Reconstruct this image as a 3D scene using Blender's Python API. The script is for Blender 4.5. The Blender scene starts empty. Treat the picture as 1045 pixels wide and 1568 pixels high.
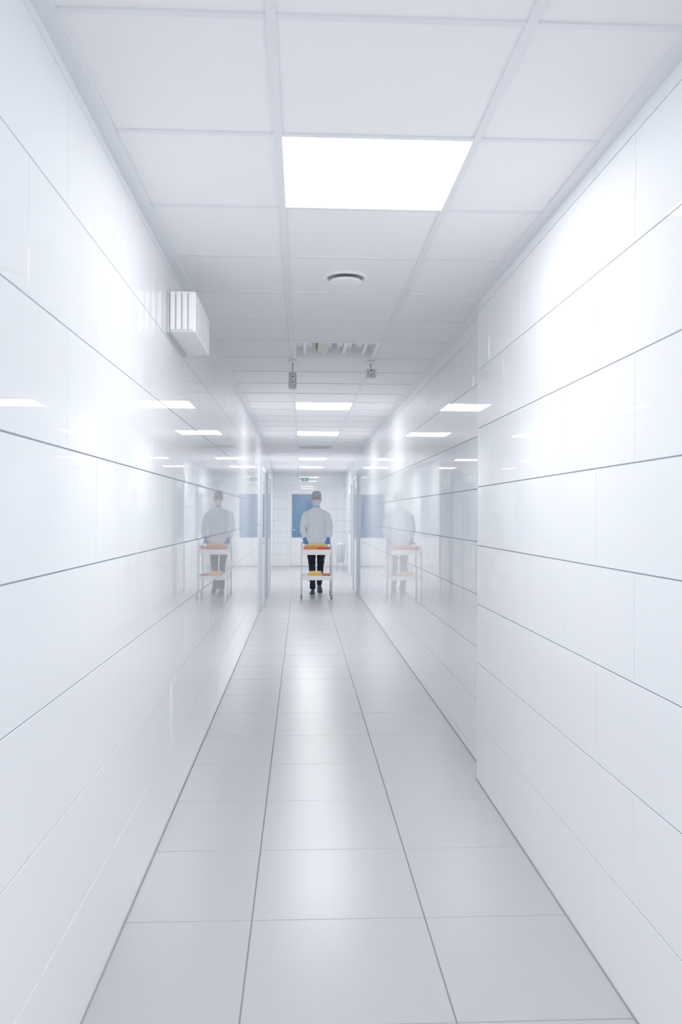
import bpy, bmesh, math, random
from mathutils import Vector, Matrix, noise
random.seed(7)
sc = bpy.context.scene
COL = sc.collection
ZOOM = 1.0

# ------------------------------------------------------------------ materials
def mat(name, col, rough=0.5, metal=0.0, spec=0.5, emit=None, estr=0.0, bump=0.0, bscale=50.0,
        var=0.0, vscale=8.0, coat=0.0, trans=0.0, rvar=0.0, bdist=0.002, detail=3.0):
    m = bpy.data.materials.new(name); m.use_nodes = True
    nt = m.node_tree; b = nt.nodes['Principled BSDF']
    b.inputs['Base Color'].default_value = (*col, 1)
    b.inputs['Roughness'].default_value = rough
    b.inputs['Metallic'].default_value = metal
    b.inputs['Specular IOR Level'].default_value = spec
    b.inputs['Coat Weight'].default_value = coat
    b.inputs['Transmission Weight'].default_value = trans
    if emit:
        b.inputs['Emission Color'].default_value = (*emit, 1)
        b.inputs['Emission Strength'].default_value = estr
    tc = nt.nodes.new('ShaderNodeTexCoord')
    n = nt.nodes.new('ShaderNodeTexNoise'); n.inputs['Scale'].default_value = vscale
    n.inputs['Detail'].default_value = 5
    nt.links.new(tc.outputs['Object'], n.inputs['Vector'])
    mx = nt.nodes.new('ShaderNodeMix'); mx.data_type = 'RGBA'
    lo = tuple(c*(1-var) for c in col); hi = tuple(min(1, c*(1+var*0.6)) for c in col)
    mx.inputs[6].default_value = (*lo, 1); mx.inputs[7].default_value = (*hi, 1)
    nt.links.new(n.outputs['Fac'], mx.inputs[0])
    nt.links.new(mx.outputs[2], b.inputs['Base Color'])
    if rvar > 0:
        mr = nt.nodes.new('ShaderNodeMapRange')
        mr.inputs['To Min'].default_value = max(0, rough-rvar); mr.inputs['To Max'].default_value = rough+rvar
        nt.links.new(n.outputs['Fac'], mr.inputs['Value'])
        nt.links.new(mr.outputs['Result'], b.inputs['Roughness'])
    if bump > 0:
        n2 = nt.nodes.new('ShaderNodeTexNoise'); n2.inputs['Scale'].default_value = bscale
        n2.inputs['Detail'].default_value = detail
        nt.links.new(tc.outputs['Object'], n2.inputs['Vector'])
        bp = nt.nodes.new('ShaderNodeBump'); bp.inputs['Strength'].default_value = bump
        bp.inputs['Distance'].default_value = bdist
        nt.links.new(n2.outputs['Fac'], bp.inputs['Height'])
        nt.links.new(bp.outputs['Normal'], b.inputs['Normal'])
    return m

M_TILE = mat('glazed_wall_tile', (0.87, 0.895, 0.935), 0.014, spec=0.7, var=0.008, vscale=3, bump=0.04, bscale=2.5, bdist=0.0010, detail=1)
M_GROUT = mat('wall_grout', (0.20, 0.22, 0.26), 0.8, var=0.05, vscale=40)
M_FLOOR = mat('floor_tile', (0.395, 0.395, 0.415), 0.27, spec=0.5, var=0.04, vscale=14, bump=0.03, bscale=60)
M_FGROUT = mat('floor_grout', (0.13, 0.13, 0.14), 0.8, var=0.05, vscale=40)
M_CEIL = mat('ceiling_tile', (0.88, 0.885, 0.91), 0.9, spec=0.2, var=0.015, vscale=120, bump=0.1, bscale=300)
M_TBAR = mat('ceiling_grid_metal', (0.77, 0.78, 0.815), 0.5, var=0.01)
M_TRIM = mat('white_trim', (0.78, 0.80, 0.84), 0.4, var=0.01)
M_DARKGAP = mat('base_joint', (0.20, 0.21, 0.23), 0.7, var=0.05)
M_WHITE = mat('white_plastic', (0.90, 0.91, 0.92), 0.35, var=0.01)
M_LAMP = mat('lit_diffuser', (0.95, 0.96, 1.0), 0.5, emit=(0.94, 0.965, 1.0), estr=23.0, var=0.0)
M_LAMPM = mat('lit_diffuser_mid', (0.95, 0.96, 1.0), 0.5, emit=(0.94, 0.965, 1.0), estr=25.0, var=0.0)
M_LAMPF = mat('lit_diffuser_bright', (0.95, 0.96, 1.0), 0.5, emit=(0.94, 0.965, 1.0), estr=42.0, var=0.0)
M_CHROME = mat('brushed_reflector', (0.85, 0.86, 0.87), 0.25, metal=1.0, var=0.05, vscale=20)
M_TUBE = mat('unlit_tube', (0.9, 0.9, 0.89), 0.3, var=0.02)
M_BRASS = mat('ballast_ochre', (0.62, 0.56, 0.44), 0.4, var=0.1)
M_GREY = mat('grey_plastic', (0.42, 0.44, 0.48), 0.4, var=0.05)
M_DARK = mat('dark_plastic_and_shade', (0.05, 0.055, 0.065), 0.3, var=0.05)
M_ALU = mat('aluminium_frame', (0.50, 0.54, 0.60), 0.35, metal=0.3, var=0.03)
M_DOOR = mat('door_white', (0.84, 0.86, 0.89), 0.3, var=0.01)
M_BLUE = mat('blue_glass_glow', (0.035, 0.12, 0.26), 0.08, var=0.08, vscale=2, emit=(0.035, 0.12, 0.26), estr=0.15)  # weak emission in the pane stands in for daylight beyond the door
M_PALEBLUE = mat('pale_blue_glass', (0.30, 0.45, 0.60), 0.08, var=0.08, vscale=2)
M_GREEN = mat('sign_green', (0.06, 0.30, 0.20), 0.4, var=0.02, emit=(0.06, 0.30, 0.20), estr=0.2)

# ------------------------------------------------------------------ mesh builder
class MB:
    def __init__(s): s.v=[]; s.f=[]; s.m=[]; s.mats=[]; s.smooth=[]
    def mi(s, m):
        if m not in s.mats: s.mats.append(m)
        return s.mats.index(m)
    def add(s, verts, faces, m, smooth=False):
        o=len(s.v); s.v += [tuple(v) for v in verts]; k=s.mi(m)
        for f in faces:
            s.f.append([i+o for i in f]); s.m.append(k); s.smooth.append(smooth)
    def box(s, x0,x1,y0,y1,z0,z1, m, bev=0.0):
        if bev<=0:
            v=[(x,y,z) for z in (z0,z1) for y in (y0,y1) for x in (x0,x1)]
            s.add(v,[(0,2,3,1),(4,5,7,6),(0,1,5,4),(2,6,7,3),(0,4,6,2),(1,3,7,5)],m); return
        bm=bmesh.new(); bmesh.ops.create_cube(bm,size=1)
        for v in bm.verts:
            v.co=Vector(((x0+x1)/2+v.co.x*(x1-x0),(y0+y1)/2+v.co.y*(y1-y0),(z0+z1)/2+v.co.z*(z1-z0)))
        bmesh.ops.bevel(bm,geom=bm.edges[:],offset=bev,segments=2,profile=0.5,affect='EDGES')
        s.bm(bm,m,False)
    def bm(s,bm,m,smooth=True):
        bm.verts.index_update()
        s.add([v.co.copy() for v in bm.verts],[[v.index for v in f.verts] for f in bm.faces],m,smooth); bm.free()
    def mesh(s,me,m,smooth=True):
        s.add([v.co.copy() for v in me.vertices],[list(p.vertices) for p in me.polygons],m,smooth)
    def tube(s,pts,rad,m,seg=12,sub=0,flat=1.0,up=None):
        v,f=tube(pts,rad,seg,sub,flat,up); s.add(v,f,m,True)
    def cyl(s,c,r,h,m,seg=24,r2=None,axis='Z'):
        r2 = r if r2 is None else r2
        v=[];f=[]
        for k,(zz,rr) in enumerate(((-h/2,r),(h/2,r2))):
            for i in range(seg):
                a=2*math.pi*i/seg; p=(rr*math.cos(a),rr*math.sin(a),zz)
                if axis=='X': p=(p[2],p[0],p[1])
                if axis=='Y': p=(p[1],p[2],p[0])
                v.append((c[0]+p[0],c[1]+p[1],c[2]+p[2]))
        for i in range(seg):
            j=(i+1)%seg; f.append((i,j,seg+j,seg+i))
        f.append(tuple(range(seg))[::-1]); f.append(tuple(range(seg,2*seg)))
        s.add(v,f,m,False)
    def obj(s,name,parent=None,loc=None):
        me=bpy.data.meshes.new(name); me.from_pydata(s.v,[],s.f)
        for m in s.mats: me.materials.append(m)
        for p,k,sm in zip(me.polygons,s.m,s.smooth): p.material_index=k; p.use_smooth=sm
        me.update()
        o=bpy.data.objects.new(name,me); COL.objects.link(o)
        if loc: o.location=loc
        if parent: o.parent=parent
        return o

def catmull(pts, rad, sub):
    if sub<=0: return pts,rad
    P=[];R=[];n=len(pts)
    for i in range(n-1):
        p0=pts[max(0,i-1)];p1=pts[i];p2=pts[i+1];p3=pts[min(n-1,i+2)]
        for k in range(sub):
            t=k/sub
            P.append(0.5*((2*p1)+(p2-p0)*t+(2*p0-5*p1+4*p2-p3)*t*t+(3*p1-p0-3*p2+p3)*t**3))
            R.append(rad[i]+(rad[i+1]-rad[i])*t)
    P.append(pts[-1]);R.append(rad[-1]); return P,R

def tube(pts,rad,seg=12,sub=0,flat=1.0,up=None):
    pts=[Vector(p) for p in pts]
    if not isinstance(rad,(list,tuple)): rad=[rad]*len(pts)
    pts,rad=catmull(pts,list(rad),sub)
    n=len(pts); v=[];f=[]
    t0=(pts[1]-pts[0]).normalized()
    ref=Vector(up) if up else (Vector((0,0,1)) if abs(t0.z)<0.9 else Vector((1,0,0)))
    nrm=(ref-t0*ref.dot(t0)).normalized()
    for i in range(n):
        t=(pts[min(i+1,n-1)]-pts[max(i-1,0)]).normalized()
        nrm=(nrm-t*nrm.dot(t)).normalized(); b=t.cross(nrm)
        for k in range(seg):
            a=2*math.pi*k/seg
            v.append(pts[i]+nrm*math.cos(a)*rad[i]*flat+b*math.sin(a)*rad[i])
    for i in range(n-1):
        for k in range(seg):
            j=(k+1)%seg; f.append((i*seg+k,i*seg+j,(i+1)*seg+j,(i+1)*seg+k))
    for end,sgn in ((0,-1),(n-1,1)):
        t=(pts[1]-pts[0]).normalized() if end==0 else (pts[-1]-pts[-2]).normalized()
        c=len(v); v.append(pts[end]+t*sgn*rad[end]*0.6)
        for k in range(seg):
            j=(k+1)%seg
            f.append((c,end*seg+k,end*seg+j) if sgn>0 else (c,end*seg+j,end*seg+k))
    return v,f

def ellipse_loft(rings,seg=32):
    v=[];f=[];n=len(rings)
    for (cx,cy,z,rx,ry) in rings:
        for k in range(seg):
            a=2*math.pi*k/seg; v.append((cx+rx*math.cos(a),cy+ry*math.sin(a),z))
    for i in range(n-1):
        for k in range(seg):
            j=(k+1)%seg; f.append((i*seg+k,i*seg+j,(i+1)*seg+j,(i+1)*seg+k))
    f.append(tuple(range(seg))[::-1]); f.append(tuple(range((n-1)*seg,n*seg)))
    return v,f

def union(parts,voxel,smooth_it=4):
    v=[];f=[]
    for pv,pf in parts:
        o=len(v); v+=[tuple(p) for p in pv]; f+=[[i+o for i in q] for q in pf]
    me=bpy.data.meshes.new('tmp'); me.from_pydata(v,[],f); me.update()
    bm=bmesh.new(); bm.from_mesh(me); bmesh.ops.recalc_face_normals(bm,faces=bm.faces[:]); bm.to_mesh(me); bm.free()
    o=bpy.data.objects.new('tmp',me); COL.objects.link(o)
    r=o.modifiers.new('r','REMESH'); r.mode='VOXEL'; r.voxel_size=voxel
    if smooth_it:
        sm=o.modifiers.new('s','SMOOTH'); sm.iterations=smooth_it; sm.factor=0.5
    dg=bpy.context.evaluated_depsgraph_get()
    ev=o.evaluated_get(dg); res=bpy.data.meshes.new_from_object(ev)
    bpy.data.objects.remove(o); bpy.data.meshes.remove(me)
    return res

# ------------------------------------------------------------------ person
M_GOWN = mat('gown_fabric', (0.74, 0.80, 0.875), 0.7, spec=0.2, var=0.06, vscale=6, bump=0.5, bscale=14, bdist=0.01)
M_TROU = mat('trouser_fabric', (0.005, 0.0055, 0.008), 0.85, spec=0.2, var=0.2, vscale=10, bump=0.4, bscale=20, bdist=0.006)
M_SKIN = mat('skin', (0.50, 0.26, 0.18), 0.5, var=0.06, vscale=20)
M_CAP = mat('bouffant_cap', (0.30, 0.35, 0.40), 0.8, var=0.1, vscale=30, bump=0.6, bscale=45, bdist=0.006)
M_MASK = mat('face_mask', (0.68, 0.78, 0.84), 0.7, var=0.02)
M_GLOVE = mat('nitrile_glove', (0.02, 0.12, 0.40), 0.4, var=0.08, vscale=20)
M_SHOE = mat('shoe_navy', (0.006, 0.02, 0.04), 0.6, spec=0.3, var=0.1)
M_SOLE = mat('shoe_sole', (0.03, 0.10, 0.16), 0.5, var=0.1)
M_EYEW = mat('eye_white', (0.8, 0.8, 0.8), 0.2)
M_HAIR = mat('dark_hair', (0.05, 0.035, 0.03), 0.6, var=0.2)
CX,CY0,CY1=0.255,13.98,14.62
hy=CY1+0.09
PX,PY=0.265,15.06
P=MB()
torso=ellipse_loft([(0,0,0.70,0.222,0.175),(0,0,0.78,0.215,0.168),(0,0,0.92,0.198,0.152),(0,0,1.06,0.178,0.136),(0,0,1.18,0.170,0.130),
    (0,0,1.30,0.176,0.134),(0,0.005,1.39,0.184,0.128),(0,0.01,1.44,0.178,0.112),(0,0.012,1.475,0.140,0.095),(0,0.012,1.50,0.092,0.080),(0,0.01,1.53,0.066,0.068)],40)
parts=[torso]
for s in (-1,1):
    parts.append(tube([(s*0.145,0.01,1.422),(s*0.192,0.008,1.375),(s*0.226,0.0,1.275),(s*0.243,-0.03,1.165),(s*0.236,-0.13,1.075),(s*0.216,-0.225,1.0),(s*0.205,-0.272,0.968)],
                 [0.056,0.062,0.058,0.055,0.051,0.045,0.040],20,sub=4))
gm=union(parts,0.009,6)
for v in gm.vertices:
    x,y,z=v.co; n=v.normal
    if abs(x)<0.22 or z<0.95:
        a=math.atan2(y,x); w=max(0,min(1,(1.35-z)/0.6))
        d=0.009*w*math.sin(a*11+2.5*z)+0.006*w*math.sin(a*5-4*z)
    else: d=0
    d+=0.007*noise.noise(Vector((x*9,y*9,z*16)))+0.003*math.sin(z*70+x*18)*(1 if abs(x)>0.19 and z>0.95 else 0)
    if z>0.715: v.co+=n*d
P.mesh(gm,M_GOWN)
P.tube([(0.069*math.cos(a),0.01+0.071*math.sin(a),1.528) for a in [i*math.pi/12 for i in range(25)]],0.006,M_GOWN,8)
parts=[ellipse_loft([(0,0,0.80,0.15,0.105),(0,0,0.9,0.160,0.115),(0,0,1.0,0.150,0.11)],28)]
legs=((-1,[(-0.085,0,0.90),(-0.085,-0.05,0.72),(-0.075,-0.10,0.50),(-0.068,-0.115,0.30),(-0.06,-0.10,0.085)]),
      (1,[(0.085,0,0.90),(0.085,-0.03,0.72),(0.075,-0.02,0.50),(0.068,0.10,0.32),(0.062,0.235,0.15)]))
for s,pp in legs: parts.append(tube(pp,[0.092,0.080,0.062,0.057,0.050],20,sub=4))
tm=union(parts,0.009,4)
for v in tm.vertices:
    v.co+=v.normal*(0.006*noise.noise(Vector((v.co.x*10,v.co.y*10,v.co.z*22)))+0.002*math.sin(v.co.z*60))
P.mesh(tm,M_TROU)
def shoe(ax,ay,az,pitch,toe):
    seg=20
    prof=[(0.075,0.030,0.050),(0.06,0.038,0.075),(0.02,0.041,0.082),(-0.03,0.042,0.075),(-0.08,0.047,0.058),(-0.13,0.050,0.048),(-0.17,0.044,0.040),(-0.195,0.026,0.028)]
    v=[];f=[]
    R=Matrix.Rotation(pitch,4,'X')@Matrix.Rotation(toe,4,'Z')
    for (yy,w,h) in prof:
        for k in range(seg):
            a=2*math.pi*k/seg
            px=w*math.cos(a); pz=max(0.0,h*0.45+h*0.55*math.sin(a)) if math.sin(a)>-0.6 else 0.0
            v.append(R@Vector((px,yy,pz))+Vector((ax,ay,az)))
    n=len(prof)
    for i in range(n-1):
        for k in range(seg):
            j=(k+1)%seg; f.append((i*seg+k,(i+1)*seg+k,(i+1)*seg+j,i*seg+j))
    f.append(tuple(range(seg))); f.append(tuple(range((n-1)*seg,n*seg))[::-1])
    P.add(v,f,M_SHOE,True)
    sv=[];sf=[]
    for zz in (0.0,0.018):
        for (yy,w,h) in prof: sv.append(R@Vector((w*1.02,yy,zz))+Vector((ax,ay,az)))
        for (yy,w,h) in prof[::-1]: sv.append(R@Vector((-w*1.02,yy,zz))+Vector((ax,ay,az)))
    m=2*n
    for k in range(m): j=(k+1)%m; sf.append((k,j,m+j,m+k))
    sf.append(tuple(range(m))[::-1]); sf.append(tuple(range(m,2*m)))
    P.add(sv,sf,M_SOLE)
shoe(-0.06,-0.10,0.0,0,-0.08)
shoe(0.062,0.225,0.072,math.radians(24),0.06)
def hprof(z):
    t=max(-1,min(1,(z-1.668)/0.118)); r=math.sqrt(max(0,1-t*t))
    lo=max(0,-t)
    return 0.077*r**0.85*(1-0.16*lo), 0.097*r**0.8*(1-0.10*lo)
hr=[]
for i in range(17):
    z=1.551+0.234*i/16; a,b=hprof(z); hr.append((0,-0.012*max(0,(1.668-z)/0.118)-0.005,z,max(a,0.008),max(b,0.008)))
parts=[ellipse_loft(hr,32), tube([(0,0.014,1.48),(0,0.010,1.60)],[0.056,0.052],20),
       tube([(0,-0.098,1.680),(0,-0.108,1.66),(0,-0.118,1.638),(0,-0.104,1.628)],[0.009,0.011,0.014,0.010],12,sub=2),
       tube([(-0.04,-0.083,1.692),(0,-0.096,1.694),(0.04,-0.083,1.692)],[0.007,0.009,0.007],10,sub=2),
       tube([(-0.022,-0.098,1.604),(0,-0.104,1.605),(0.022,-0.098,1.604)],[0.005,0.008,0.005],10,sub=2)]
for s in (-1,1):
    parts.append(tube([(s*0.074,0.004,1.635),(s*0.084,0.010,1.655),(s*0.086,0.014,1.675),(s*0.078,0.008,1.69)],[0.008,0.011,0.012,0.008],12,sub=2))
P.mesh(union(parts,0.0045,3),M_SKIN)
for s in (-1,1):
    bm=bmesh.new(); bmesh.ops.create_uvsphere(bm,u_segments=14,v_segments=10,radius=0.0125,matrix=Matrix.Translation((s*0.031,-0.088,1.670))@Matrix.Diagonal((1.2,0.8,0.65,1))); P.bm(bm,M_EYEW)
    bm=bmesh.new(); bmesh.ops.create_uvsphere(bm,u_segments=12,v_segments=8,radius=0.006,matrix=Matrix.Translation((s*0.031,-0.0955,1.669))@Matrix.Diagonal((1,0.6,1,1))); P.bm(bm,M_DARK)
    P.tube([(s*0.016,-0.098,1.690),(s*0.032,-0.097,1.696),(s*0.050,-0.086,1.690)],0.0035,M_HAIR,8,sub=2)
nu,nv=25,13; v=[];f=[]
for off in (0.006,0.009):
    for j in range(nv):
        tz=j/(nv-1)
        for i in range(nu):
            th=math.radians(-78+156*i/(nu-1)); c=math.cos(th); side=(1-c)
            z0=1.549+0.030*side; z1=1.650+0.010*(c**4)-0.006*side
            z=z0+(z1-z0)*tz
            a,b=hprof(max(z,1.577))
            a=max(a,0.048)
            pl=0.0022*math.sin(tz*math.pi*6)*c
            nose=0.024*math.exp(-(th/0.22)**2)*math.exp(-((z-1.635)/0.03)**2)
            v.append(((a+off+pl)*math.sin(th), -(b+off+pl+nose+0.012)*c-0.006, z))
for l in range(2):
    o=l*nu*nv
    for j in range(nv-1):
        for i in range(nu-1):
            f.append((o+j*nu+i,o+j*nu+i+1,o+(j+1)*nu+i+1,o+(j+1)*nu+i))
P.add(v,f,M_MASK,True)
for s in (-1,1):
    P.tube([(s*0.076,-0.026,1.642),(s*0.084,-0.004,1.668),(s*0.086,0.018,1.690),(s*0.085,0.024,1.665),(s*0.080,0.006,1.620),(s*0.070,-0.024,1.578)],0.0018,M_MASK,6,sub=3)
seg=64; v=[];f=[]; R=14
for i in range(R+1):
    ph=(math.pi*0.5)*i/R
    for k in range(seg):
        a=2*math.pi*k/seg
        rad=math.cos(ph)**0.6 if i<R else 0.02
        puck=1+0.035*math.sin(a*16)*max(0,1-i/6)
        back=max(0,math.sin(a))
        base=1.712-0.063*back
        bulge=1+0.10*math.sin(min(1,i/5)*math.pi*0.5)
        x=0.083*rad*puck*bulge*math.cos(a); y=(0.104+0.012*back)*rad*puck*bulge*math.sin(a)
        z=base+(1.822-base)*math.sin(ph)
        v.append((x,y-0.002,z))
for i in range(R):
    for k in range(seg):
        j=(k+1)%seg; f.append((i*seg+k,i*seg+j,(i+1)*seg+j,(i+1)*seg+k))
f.append(tuple(range(R*seg,(R+1)*seg)))
P.add(v,f,M_CAP,True)
P.tube([(0.081*math.cos(a),0.104*math.sin(a)-0.002,1.712-0.063*max(0,math.sin(a))) for a in [i*math.pi/20 for i in range(41)]],0.004,M_CAP,8)
by=hy-PY; bz=0.915
for s in (-1,1):
    cxh=s*0.195
    parts=[tube([(s*0.206,-0.262,0.972),(s*0.200,-0.300,0.955),(cxh,by+0.020,0.944),(cxh,by-0.004,0.940)],[0.034,0.031,0.036,0.030],16,sub=3,flat=0.5,up=(0,-0.4,1))]
    for i,(ln,dx) in enumerate(((0.94,-0.031),(1.05,-0.010),(1.0,0.011),(0.85,0.031))):
        x=cxh+s*dx
        q=[(0.012,0.026),(-0.014,0.026),(-0.028*ln,0.008),(-0.027*ln,-0.014*ln),(-0.008,-0.026*ln)]
        parts.append(tube([(x,by+a,bz+b) for a,b in q],[0.0105,0.0105,0.0098,0.009,0.0075],10,sub=2))
    xi=cxh-s*0.034
    parts.append(tube([(xi+s*0.010,by+0.038,bz+0.030),(xi-s*0.008,by+0.026,bz+0.010),(xi-s*0.010,by+0.012,bz-0.016),(xi-s*0.002,by-0.004,bz-0.026)],[0.014,0.012,0.0105,0.0085],10,sub=2))
    P.mesh(union(parts,0.0035,1),M_GLOVE)
    P.tube([(s*0.209,-0.252,0.980),(s*0.203,-0.285,0.962)],[0.037,0.035],M_GLOVE,16)
P.obj('medical_worker',loc=(PX,PY,0))

# ------------------------------------------------------------------ dimensions
HC=2.53
XL=-0.60; XR=0.935; XR2=1.0; YJ=4.45; YJ2=15.9; XL3=-0.75; XR3=1.15; YB=23.0; YF=-3.2

def tiled(mb, origin, U, N, u0,u1, rows, vtop, tl, offs, gapv=0.0010, gaph=0.0017, tilt=0.0004, mt=M_TILE):
    U=Vector(U);N=Vector(N);V=Vector((0,0,1));O=Vector(origin)
    flip = U.cross(V).dot(N) < 0
    for ri,(v0,v1) in enumerate(rows):
        v1=min(v1,vtop)
        off=offs[ri%2]
        k=math.floor((u0-off)/tl)
        while off+k*tl < u1:
            a=max(u0,off+k*tl); b=min(u1,off+(k+1)*tl); k+=1
            if b-a<0.01 or v1-v0<0.01: continue
            a_=a+gapv; b_=b-gapv; c=v0+gaph; d=v1-gaph; ch=0.0010
            ta=random.gauss(0,tilt); tb=random.gauss(0,tilt*1.2)
            uc=(a+b)/2; vc=(v0+v1)/2
            P=[]
            for (uu,vv,dd) in ((a_,c,-.003),(b_,c,-.003),(b_,d,-.003),(a_,d,-.003),
                               (a_+ch,c+ch,0),(b_-ch,c+ch,0),(b_-ch,d-ch,0),(a_+ch,d-ch,0)):
                h = 0 if dd<0 else ta*(uu-uc)+tb*(vv-vc)
                P.append(O+U*uu+V*vv+N*(dd+h))
            F=[(4,5,6,7),(0,1,5,4),(1,2,6,5),(2,3,7,6),(3,0,4,7)]
            if flip: F=[q[::-1] for q in F]
            mb.add(P,F,mt)

mb=MB(); mb.box(XL-0.15,XL-0.0028,YF,YJ2,0,2.66,M_GROUT)
rl=[(0,0.325)]+[(0.325+0.31*i,0.325+0.31*(i+1)) for i in range(8)]
tiled(mb,(XL,0,0),(0,1,0),(1,0,0),YF,YJ2,rl,2.60,0.62,(1.88,2.19))
mb.obj('wall_left')
mb=MB(); mb.box(XL3-0.15,XL3-0.0028,YJ2,YB,0,2.66,M_GROUT)
tiled(mb,(XL3,0,0),(0,1,0),(1,0,0),YJ2,YB,rl,2.60,0.62,(1.88,2.19))
mb.obj('wall_left_far')
mb=MB(); mb.box(XR+0.0028,XR2+0.15,YF,YJ,0,2.66,M_GROUT)
rr=[(0.31*i,0.31*(i+1)) for i in range(9)]
tiled(mb,(XR,0,0),(0,1,0),(-1,0,0),YF,YJ,rr,2.60,0.62,(2.645,2.335))
mb.box(XR-0.0008,XR+0.006,YJ-0.002,YJ+0.004,0,2.53,M_TRIM)
mb.obj('wall_right')
mb=MB(); mb.box(XR2+0.0028,XR2+0.15,YJ,YJ2,0,2.66,M_GROUT)
rr2=[(0,0.05)]+[(0.05+0.30*i,0.05+0.30*(i+1)) for i in range(9)]
tiled(mb,(XR2,0,0),(0,1,0),(-1,0,0),YJ,YJ2,rr2,2.60,0.60,(4.9,5.2))
mb.obj('wall_right_mid')
mb=MB(); mb.box(XR3+0.0028,XR3+0.15,YJ2,YB,0,2.66,M_GROUT)
tiled(mb,(XR3,0,0),(0,1,0),(-1,0,0),YJ2,YB,rr,2.60,0.62,(2.645,2.335))
mb.obj('wall_right_far')
mb=MB(); mb.box(XL3-0.15,XR3+0.15,YB+0.0028,YB+0.15,0,2.66,M_GROUT)
tiled(mb,(0,YB,0),(1,0,0),(0,-1,0),XL3,XR3,rr,2.60,0.62,(0.0,0.31))
mb.obj('wall_back')
mb=MB(); mb.box(XL-0.15,XR2+0.15,YF-0.15,YF-0.0028,0,2.66,M_GROUT)
tiled(mb,(0,YF,0),(1,0,0),(0,1,0),XL,XR,rr,2.60,0.62,(0.0,0.31))
mb.obj('wall_front')

# floor
mb=MB(); mb.box(XL3-0.15,XR3+0.15,YF-0.15,YB+0.15,-0.12,-0.0025,M_FGROUT)
xs=[-0.90,-0.165-0.6,-0.165,0.435,1.035,1.30]
k=-11
while 2.93+0.61*k < YB+0.1:
    y0=2.93+0.61*k; y1=y0+0.61; k+=1
    for a,b in zip(xs[:-1],xs[1:]):
        g=0.0019; ch=0.0012; t1=random.gauss(0,.0004); t2=random.gauss(0,.0004)
        xc=(a+b)/2; yc=(y0+y1)/2; Q=[]
        for (x,y,z) in ((a+g,y0+g,-.003),(b-g,y0+g,-.003),(b-g,y1-g,-.003),(a+g,y1-g,-.003),
                        (a+g+ch,y0+g+ch,0),(b-g-ch,y0+g+ch,0),(b-g-ch,y1-g-ch,0),(a+g+ch,y1-g-ch,0)):
            Q.append((x,y,z+(0 if z<0 else min(0,t1*(x-xc)+t2*(y-yc)))))
        mb.add(Q,[(4,5,6,7),(0,1,5,4),(1,2,6,5),(2,3,7,6),(3,0,4,7)],M_FLOOR)
mb.obj('floor')

for nm,(x0,x1,y0,y1) in {'base_joint_left':(XL-0.001,XL+0.004,YF,YJ2),'base_joint_right':(XR-0.004,XR+0.001,YF,YJ),
        'base_joint_right_mid':(XR2-0.004,XR2+0.001,YJ,YJ2),'base_joint_back':(XL3,XR3,YB-0.004,YB+0.001)}.items():
    mb=MB(); mb.box(x0,x1,y0,y1,0.0,0.005,M_DARKGAP); mb.obj(nm)  # thin dark grout strips for the gap line between wall and floor

# ceiling
ys=[]; k=-9
while 1.925+0.6*k < YB+0.2: ys.append(1.925+0.6*k); k+=1
lit=[-2.875,-0.475,2.525,8.525,11.525,16.925,19.925]
off_y=5.525
def cellfree(y): return any(abs(y-l)<0.02 for l in lit+[off_y])
mb=MB(); mb.box(XL3-0.15,XR3+0.15,YF-0.15,YB+0.15,2.66,2.72,M_CEIL)
xc=[XL3-0.02,-0.675,-0.075,0.525,1.125,1.17]
for y0 in ys:
    for i,(a,b) in enumerate(zip(xc[:-1],xc[1:])):
        if i==2 and cellfree(y0): continue
        mb.box(a,b,y0,y0+0.6,HC+0.006,HC+0.020,M_CEIL)
for x in (-0.675,-0.075,0.525,1.125):
    mb.box(x-0.012,x+0.012,YF,YB,HC,HC+0.03,M_TBAR)
for y in ys:
    if y<YF or y>YB: continue
    mb.box(XL3-0.02,XR3+0.02,y-0.010,y+0.010,HC+0.0005,HC+0.0295,M_TBAR)
mb.obj('ceiling')
i=1
for (x0,x1,y0,y1) in ((XL,XL+0.045,YF,YJ2),(XR-0.04,XR,YF,YJ),(XR2-0.04,XR2,YJ,YJ2),(XL3,XL3+0.04,YJ2,YB),(XR3-0.04,XR3,YJ2,YB),(XL3+0.04,XR3-0.04,YB-0.04,YB)):
    mb=MB(); mb.box(x0,x1,y0,y1,HC-0.004,HC+0.028,M_TRIM); mb.obj('trim_%d'%i); i+=1

for y in lit:
    mb=MB(); x0,x1=-0.063,0.513; ya,yb=y+0.010,y+0.590
    mb.box(x0,x1,ya,yb,HC+0.004,HC+0.05,M_WHITE)
    mb.box(x0+0.008,x1-0.008,ya+0.008,yb-0.008,HC+0.001,HC+0.02,M_LAMPF if y>14 else (M_LAMPM if y>8 else M_LAMP))
    mb.obj('ceiling_light_panel')
# unlit recessed luminaire
mb=MB(); x0,x1=-0.063,0.513; ya,yb=off_y+0.012,off_y+0.588
mb.box(x0,x1,ya,yb,HC+0.055,HC+0.065,M_CHROME)
for (a,b,c,d) in ((x0,x0+0.02,ya,yb),(x1-0.02,x1,ya,yb),(x0+0.02,x1-0.02,ya,ya+0.02),(x0+0.02,x1-0.02,yb-0.02,yb)):
    mb.box(a,b,c,d,HC-0.001,HC+0.056,M_WHITE)
for cx in (x0+0.15,x0+0.29,x0+0.43):
    v=[(cx-0.02,ya+0.02,HC+0.056),(cx+0.02,ya+0.02,HC+0.056),(cx,ya+0.02,HC+0.01),
       (cx-0.02,yb-0.02,HC+0.056),(cx+0.02,yb-0.02,HC+0.056),(cx,yb-0.02,HC+0.01)]
    mb.add(v,[(0,1,2),(3,5,4),(0,2,5,3),(1,4,5,2)],M_CHROME)
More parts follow.
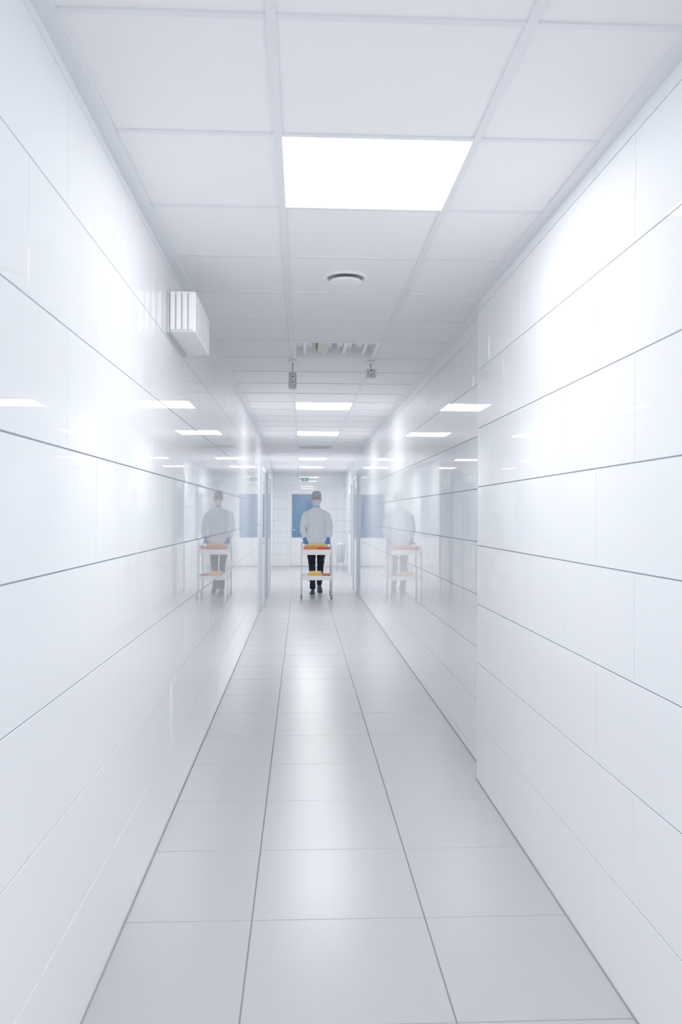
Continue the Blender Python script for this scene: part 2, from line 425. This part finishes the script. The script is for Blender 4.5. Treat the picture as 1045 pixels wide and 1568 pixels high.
for cx in (x0+0.08,x0+0.22,x0+0.36,x0+0.50):
    mb.cyl((cx,(ya+yb)/2,HC+0.034),0.013,0.50,M_TUBE,axis='Y')
    mb.cyl((cx,ya+0.04,HC+0.034),0.016,0.04,M_WHITE,axis='Y'); mb.cyl((cx,yb-0.04,HC+0.034),0.016,0.04,M_WHITE,axis='Y')
mb.box(x0+0.17,x0+0.24,ya+0.1,yb-0.1,HC+0.015,HC+0.05,M_BRASS,0.004)
mb.obj('recessed_light_fixture')

def lathe(mb,cx,cy,cz,prof,m,seg=48):
    v=[];f=[]
    for (r,z) in prof:
        for k in range(seg):
            a=2*math.pi*k/seg; v.append((cx+max(r,1e-4)*math.cos(a),cy+max(r,1e-4)*math.sin(a),cz+z))
    for i in range(len(prof)-1):
        for k in range(seg):
            j=(k+1)%seg; f.append((i*seg+k,i*seg+j,(i+1)*seg+j,(i+1)*seg+k))
    mb.add(v,f,m,True)
mb=MB(); cx,cy=0.206,4.03
lathe(mb,cx,cy,HC+0.006,[(0.106,0.0),(0.105,-0.007),(0.099,-0.011),(0.090,-0.010),(0.086,-0.002)],M_WHITE)
lathe(mb,cx,cy,HC+0.004,[(0.087,0.0),(0.0,0.0)],M_DARK)  # flat dark disc painted in for the shade inside the vent gap
lathe(mb,cx,cy,HC-0.018,[(0.0,0.006),(0.074,0.005),(0.079,0.0),(0.074,-0.005),(0.05,-0.009),(0.0,-0.011)],M_WHITE)
mb.cyl((cx,cy,HC-0.006),0.012,0.022,M_GREY)
mb.obj('round_air_vent')

mb=MB(); y0=14.0
mb.box(-0.05,0.50,y0,y0+0.03,HC-0.012,HC+0.003,M_ALU); mb.box(-0.05,0.50,y0+0.37,y0+0.40,HC-0.012,HC+0.003,M_ALU)
mb.box(-0.05,-0.02,y0+0.03,y0+0.37,HC-0.012,HC+0.003,M_ALU); mb.box(0.47,0.50,y0+0.03,y0+0.37,HC-0.012,HC+0.003,M_ALU)
for k in range(9): mb.box(-0.02,0.47,y0+0.05+k*0.036,y0+0.062+k*0.036,HC-0.012,HC-0.002,M_GREY)
mb.obj('air_return_grille')

def seccam(x,y,zt,zb,w,dark):
    mb=MB()
    mb.cyl((x,y,HC-0.006),0.028,0.012,M_WHITE)
    mb.tube([(x,y,HC-0.01),(x,y,zt-0.005)],0.006,M_GREY,10)
    mb.box(x-w/2,x+w/2,y-0.035,y+0.05,zb,zt,M_GREY if dark else M_WHITE,0.008)
    mb.box(x-w*0.36,x+w*0.36,y-0.040,y-0.034,zb+0.012,zt-0.012,M_GREY,0.002)
    zc=(zb+zt)/2
    for dx,dz,r in ((0,0.022,0.015),(0,-0.02,0.011)):
        mb.cyl((x+dx,y-0.044,zc+dz),r,0.012,M_WHITE,axis='Y'); mb.cyl((x+dx,y-0.051,zc+dz),r*0.6,0.008,M_DARK,axis='Y')
    mb.obj('security_camera')
seccam(-0.07,6.22,2.440,2.325,0.058,True)
seccam(0.505,6.22,2.475,2.395,0.085,False)

mb=MB(); bx0,bx1,by0,by1,bz0,bz1=XL,-0.472,3.75,4.33,2.205,2.385
mb.box(bx0+0.012,bx1,by0+0.012,by1-0.006,bz0,bz1,M_WHITE,0.006)
mb.box(bx0,bx0+0.014,by0,by1,bz0-0.006,bz1+0.004,M_GREY,0.002)
for k in range(4):
    xa=bx0+0.018+k*0.027
    mb.box(xa,xa+0.019,by0-0.004,by0+0.02,bz0+0.006,bz1-0.006,M_WHITE,0.004)
for k in range(6):
    ya=by0+0.36+k*0.028
    mb.box(bx1-0.001,bx1+0.0015,ya,ya+0.014,bz0+0.05,bz1-0.06,M_TRIM)
mb.obj('emergency_light_box')

mb=MB(); mb.box(XL,XL+0.003,3.93,4.17,0.36,0.62,M_TILE,0.001); mb.box(XL+0.002,XL+0.005,3.945,4.155,0.375,0.605,M_TILE,0.001)
mb.cyl((XL+0.006,4.13,0.49),0.008,0.004,M_WHITE,axis='X')
mb.obj('access_hatch')

# ------------------------------------------------------------------ doors
def side_door(name,xw,sgn,y0,y1,glass):
    mb=MB()
    def bx(d0,d1,a,b,z0,z1,m):
        xa,xb=sorted((xw+sgn*d0,xw+sgn*d1)); mb.box(xa,xb,a,b,z0,z1,m)
    bx(0.001,0.035,y0,y0+0.07,0,2.03,M_ALU); bx(0.001,0.035,y1-0.07,y1,0,2.03,M_ALU); bx(0.001,0.035,y0,y1,2.03,2.10,M_ALU)
    bx(0.001,0.02,y0+0.07,y1-0.07,0.01,2.03,M_DOOR)
    bx(0.02,0.026,y0+0.2,y1-0.2,0.95,1.90,M_ALU); bx(0.026,0.028,y0+0.23,y1-0.23,0.98,1.87,glass)
    mb.cyl((xw+sgn*0.03,y0+0.14,1.03),0.025,0.02,M_ALU,axis='X')
    mb.tube([(xw+sgn*0.035,y0+0.14,1.03),(xw+sgn*0.055,y0+0.14,1.03),(xw+sgn*0.055,y0+0.26,1.03)],0.008,M_ALU,8)
    mb.obj(name)
side_door('door_1',XL,1,12.3,13.35,M_PALEBLUE)
side_door('door_2',XL,1,14.5,15.55,M_PALEBLUE)
side_door('door_3',XR2,-1,14.75,15.85,M_PALEBLUE)
side_door('door_4',XR3,-1,19.2,20.3,M_PALEBLUE)
mb=MB(); y=YB-0.001
mb.box(-0.36,-0.30,y-0.04,y,0,2.0,M_DOOR); mb.box(0.58,0.64,y-0.04,y,0,2.0,M_DOOR); mb.box(-0.36,0.64,y-0.04,y,2.0,2.06,M_DOOR)
mb.box(-0.298,0.578,y-0.028,y,0.012,1.997,M_DOOR)
mb.box(-0.30,-0.292,y-0.030,y-0.027,0.012,1.997,M_GREY)
mb.box(-0.275,0.50,y-0.034,y-0.027,0.76,1.97,M_ALU); mb.box(-0.255,0.48,y-0.037,y-0.033,0.78,1.95,M_BLUE)
mb.tube([(-0.285,y-0.03,0.98),(-0.285,y-0.07,0.98),(-0.17,y-0.07,0.98)],0.011,M_ALU,8)
mb.obj('door_5')
mb=MB(); mb.box(-0.02,0.20,YB-0.04,YB,2.29,2.41,M_WHITE,0.004); mb.box(-0.008,0.188,YB-0.043,YB-0.039,2.302,2.398,M_GREEN)
mb.box(0.075,0.12,YB-0.045,YB-0.042,2.335,2.365,M_WHITE); mb.add([(0.05,YB-.045,2.35),(0.08,YB-.045,2.325),(0.08,YB-.045,2.375)],[(0,1,2)],M_WHITE)
mb.obj('exit_sign')

mb=MB(); cx,cy=0.97,21.0
lathe(mb,cx,cy,0,[(0.0,0.22),(0.085,0.22),(0.10,0.24),(0.115,0.62),(0.12,0.66),(0.115,0.68),(0.07,0.71),(0.0,0.72)],M_GREY,32)
for a in range(4):
    t=math.pi/4+a*math.pi/2
    mb.tube([(cx+0.12*math.cos(t),cy+0.12*math.sin(t),0.012),(cx+0.11*math.cos(t),cy+0.11*math.sin(t),0.3),(cx+0.122*math.cos(t),cy+0.122*math.sin(t),0.66)],0.009,M_ALU,8)
mb.obj('waste_bin')

# ------------------------------------------------------------------ trolley
M_CREAM = mat('trolley_enamel', (0.80, 0.74, 0.74), 0.3, var=0.02)
M_STEEL = mat('trolley_tube', (0.66, 0.60, 0.60), 0.3, metal=0.2, var=0.03)
M_RED = mat('red_plastic', (0.50, 0.02, 0.02), 0.35, var=0.05)
M_ORANGE = mat('orange_plastic', (0.74, 0.12, 0.02), 0.35, var=0.05)
M_YELLOW = mat('yellow_plastic', (0.85, 0.45, 0.03), 0.4, var=0.05)
M_RUB = mat('caster_rubber', (0.06, 0.06, 0.07), 0.6, var=0.05)
hx=0.25
mb=MB()
for sx in (-1,1):
    x=CX+sx*hx
    mb.tube([(x,CY0,0.11),(x,CY0,0.80),(x,CY0+0.015,0.845),(x,CY0+0.05,0.86),(x,CY1-0.06,0.86),(x,CY1,0.87),(x,CY1+0.06,0.905),(x,CY1+0.09,0.915)],0.0125,M_STEEL,10,sub=3)
    mb.tube([(x,CY1,0.11),(x,CY1,0.865)],0.0125,M_STEEL,10)
    for yy in (CY0,CY1):
        mb.cyl((x,yy,0.10),0.018,0.03,M_ALU,16)
        mb.box(x-0.017,x-0.012,yy-0.01,yy+0.03,0.035,0.083,M_ALU); mb.box(x+0.012,x+0.017,yy-0.01,yy+0.03,0.035,0.083,M_ALU)
        mb.box(x-0.017,x+0.017,yy-0.012,yy+0.03,0.083,0.09,M_ALU)
        mb.cyl((x,yy+0.015,0.038),0.038,0.022,M_RUB,24,axis='X'); mb.cyl((x,yy+0.015,0.038),0.015,0.030,M_ALU,12,axis='X')
mb.tube([(CX-hx,hy,0.915),(CX+hx,hy,0.915)],0.0125,M_STEEL,12)
for z,hh in ((0.735,0.085),(0.315,0.07)):
    x0,x1=CX-hx+0.006,CX+hx-0.006; y0,y1=CY0-0.004,CY1+0.004
    mb.box(x0+0.002,x1-0.002,y0+0.002,y1-0.002,z+0.001,z+0.012,M_CREAM)
    mb.box(x0,x1,y0,y0+0.012,z,z+hh,M_CREAM,0.003); mb.box(x0,x1,y1-0.012,y1,z,z+hh,M_CREAM,0.003)
    mb.box(x0,x0+0.012,y0+0.012,y1-0.012,z,z+hh,M_CREAM,0.003); mb.box(x1-0.012,x1,y0+0.012,y1-0.012,z,z+hh,M_CREAM,0.003)
mb.obj('medical_trolley')
def tray(name,cx,cy,z,w,d,h,m,fill=None):
    mb=MB(); t=0.005; e=0.012
    def ring(w2,d2,zz): return [(cx-w2,cy-d2,zz),(cx+w2,cy-d2,zz),(cx+w2,cy+d2,zz),(cx-w2,cy+d2,zz)]
    W,D=w/2,d/2
    v=ring(W-e,D-e,z)+ring(W,D,z+h)+ring(W+0.008,D+0.008,z+h)+ring(W+0.008,D+0.008,z+h-0.008)
    v+=ring(W-t,D-t,z+h)+ring(W-e-t,D-e-t,z+t)
    f=[(3,2,1,0)]
    def band(a,b):
        for i in range(4): j=(i+1)%4; f.append((a*4+i,a*4+j,b*4+j,b*4+i))
    band(0,3); band(3,2); band(2,4); band(4,5); f.append((20,21,22,23))
    mb.add(v,f,m)
    if fill:
        for k in range(5):
            xx=cx-W+e+0.02+(w-2*e-0.04)*k/4
            mb.tube([(xx,cy-D+0.03,z+h*0.55+0.012),(xx+random.uniform(-.01,.01),cy+D-0.03,z+h*0.6+0.012)],0.011,fill,8)
        mb.box(cx-W+e+.004,cx+W-e-.004,cy-D+e+.004,cy+D-e-.004,z+t,z+h*0.5,fill,0.003)
    return mb.obj(name)
zt=0.747; zl=0.327
tray('instrument_tray',CX-0.115,14.14,zt,0.20,0.24,0.120,M_ORANGE,M_YELLOW)
tray('instrument_tray',CX+0.115,14.14,zt,0.20,0.24,0.110,M_RED,M_ORANGE)
tray('storage_bin',CX+0.0,14.44,zt,0.30,0.25,0.142,M_YELLOW,M_YELLOW)
def lidbox(name,cx,cy,z,w,d,h,m,m2):
    mb=MB(); mb.box(cx-w/2,cx+w/2,cy-d/2,cy+d/2,z,z+h-0.02,m,0.006); mb.box(cx-w/2-0.006,cx+w/2+0.006,cy-d/2-0.006,cy+d/2+0.006,z+h-0.025,z+h,m2,0.005)
    mb.box(cx-0.03,cx+0.03,cy-d/2-0.012,cy-d/2-0.004,z+h-0.05,z+h-0.012,m2,0.002); mb.obj(name)
lidbox('supply_box',CX-0.02,14.2,zl,0.19,0.22,0.12,M_YELLOW,M_YELLOW)
lidbox('supply_box',CX+0.165,14.2,zl,0.11,0.2,0.085,M_RED,M_RED)
lidbox('supply_box',CX-0.175,14.25,zl,0.09,0.2,0.08,M_CREAM,M_CREAM)

# ------------------------------------------------------------------ world / camera
w=bpy.data.worlds.new('world'); sc.world=w; w.use_nodes=True
w.node_tree.nodes['Background'].inputs[0].default_value=(0.8,0.88,1,1); w.node_tree.nodes['Background'].inputs[1].default_value=0.3
cam=bpy.data.cameras.new('camera'); co=bpy.data.objects.new('camera',cam); COL.objects.link(co)
cam.sensor_fit='VERTICAL'; cam.sensor_height=36; cam.lens=1295/1568*36; cam.clip_start=0.05; cam.clip_end=100
Mx=Matrix.Translation((0,0,1.40))@Matrix.Rotation(math.radians(-2.675),4,'Z')@Matrix.Rotation(math.radians(90.18),4,'X')@Matrix.Rotation(math.radians(0.25),4,'Z')
co.matrix_world=Mx
if ZOOM>1:
    cam.lens*=ZOOM; cam.shift_x=-(522-487)/1568*ZOOM; cam.shift_y=-(832-784)/1568*ZOOM
sc.camera=co
sc.view_settings.view_transform='Standard'
sc.view_settings.look='None'
sc.view_settings.exposure=0.0
sc.view_settings.gamma=1.68
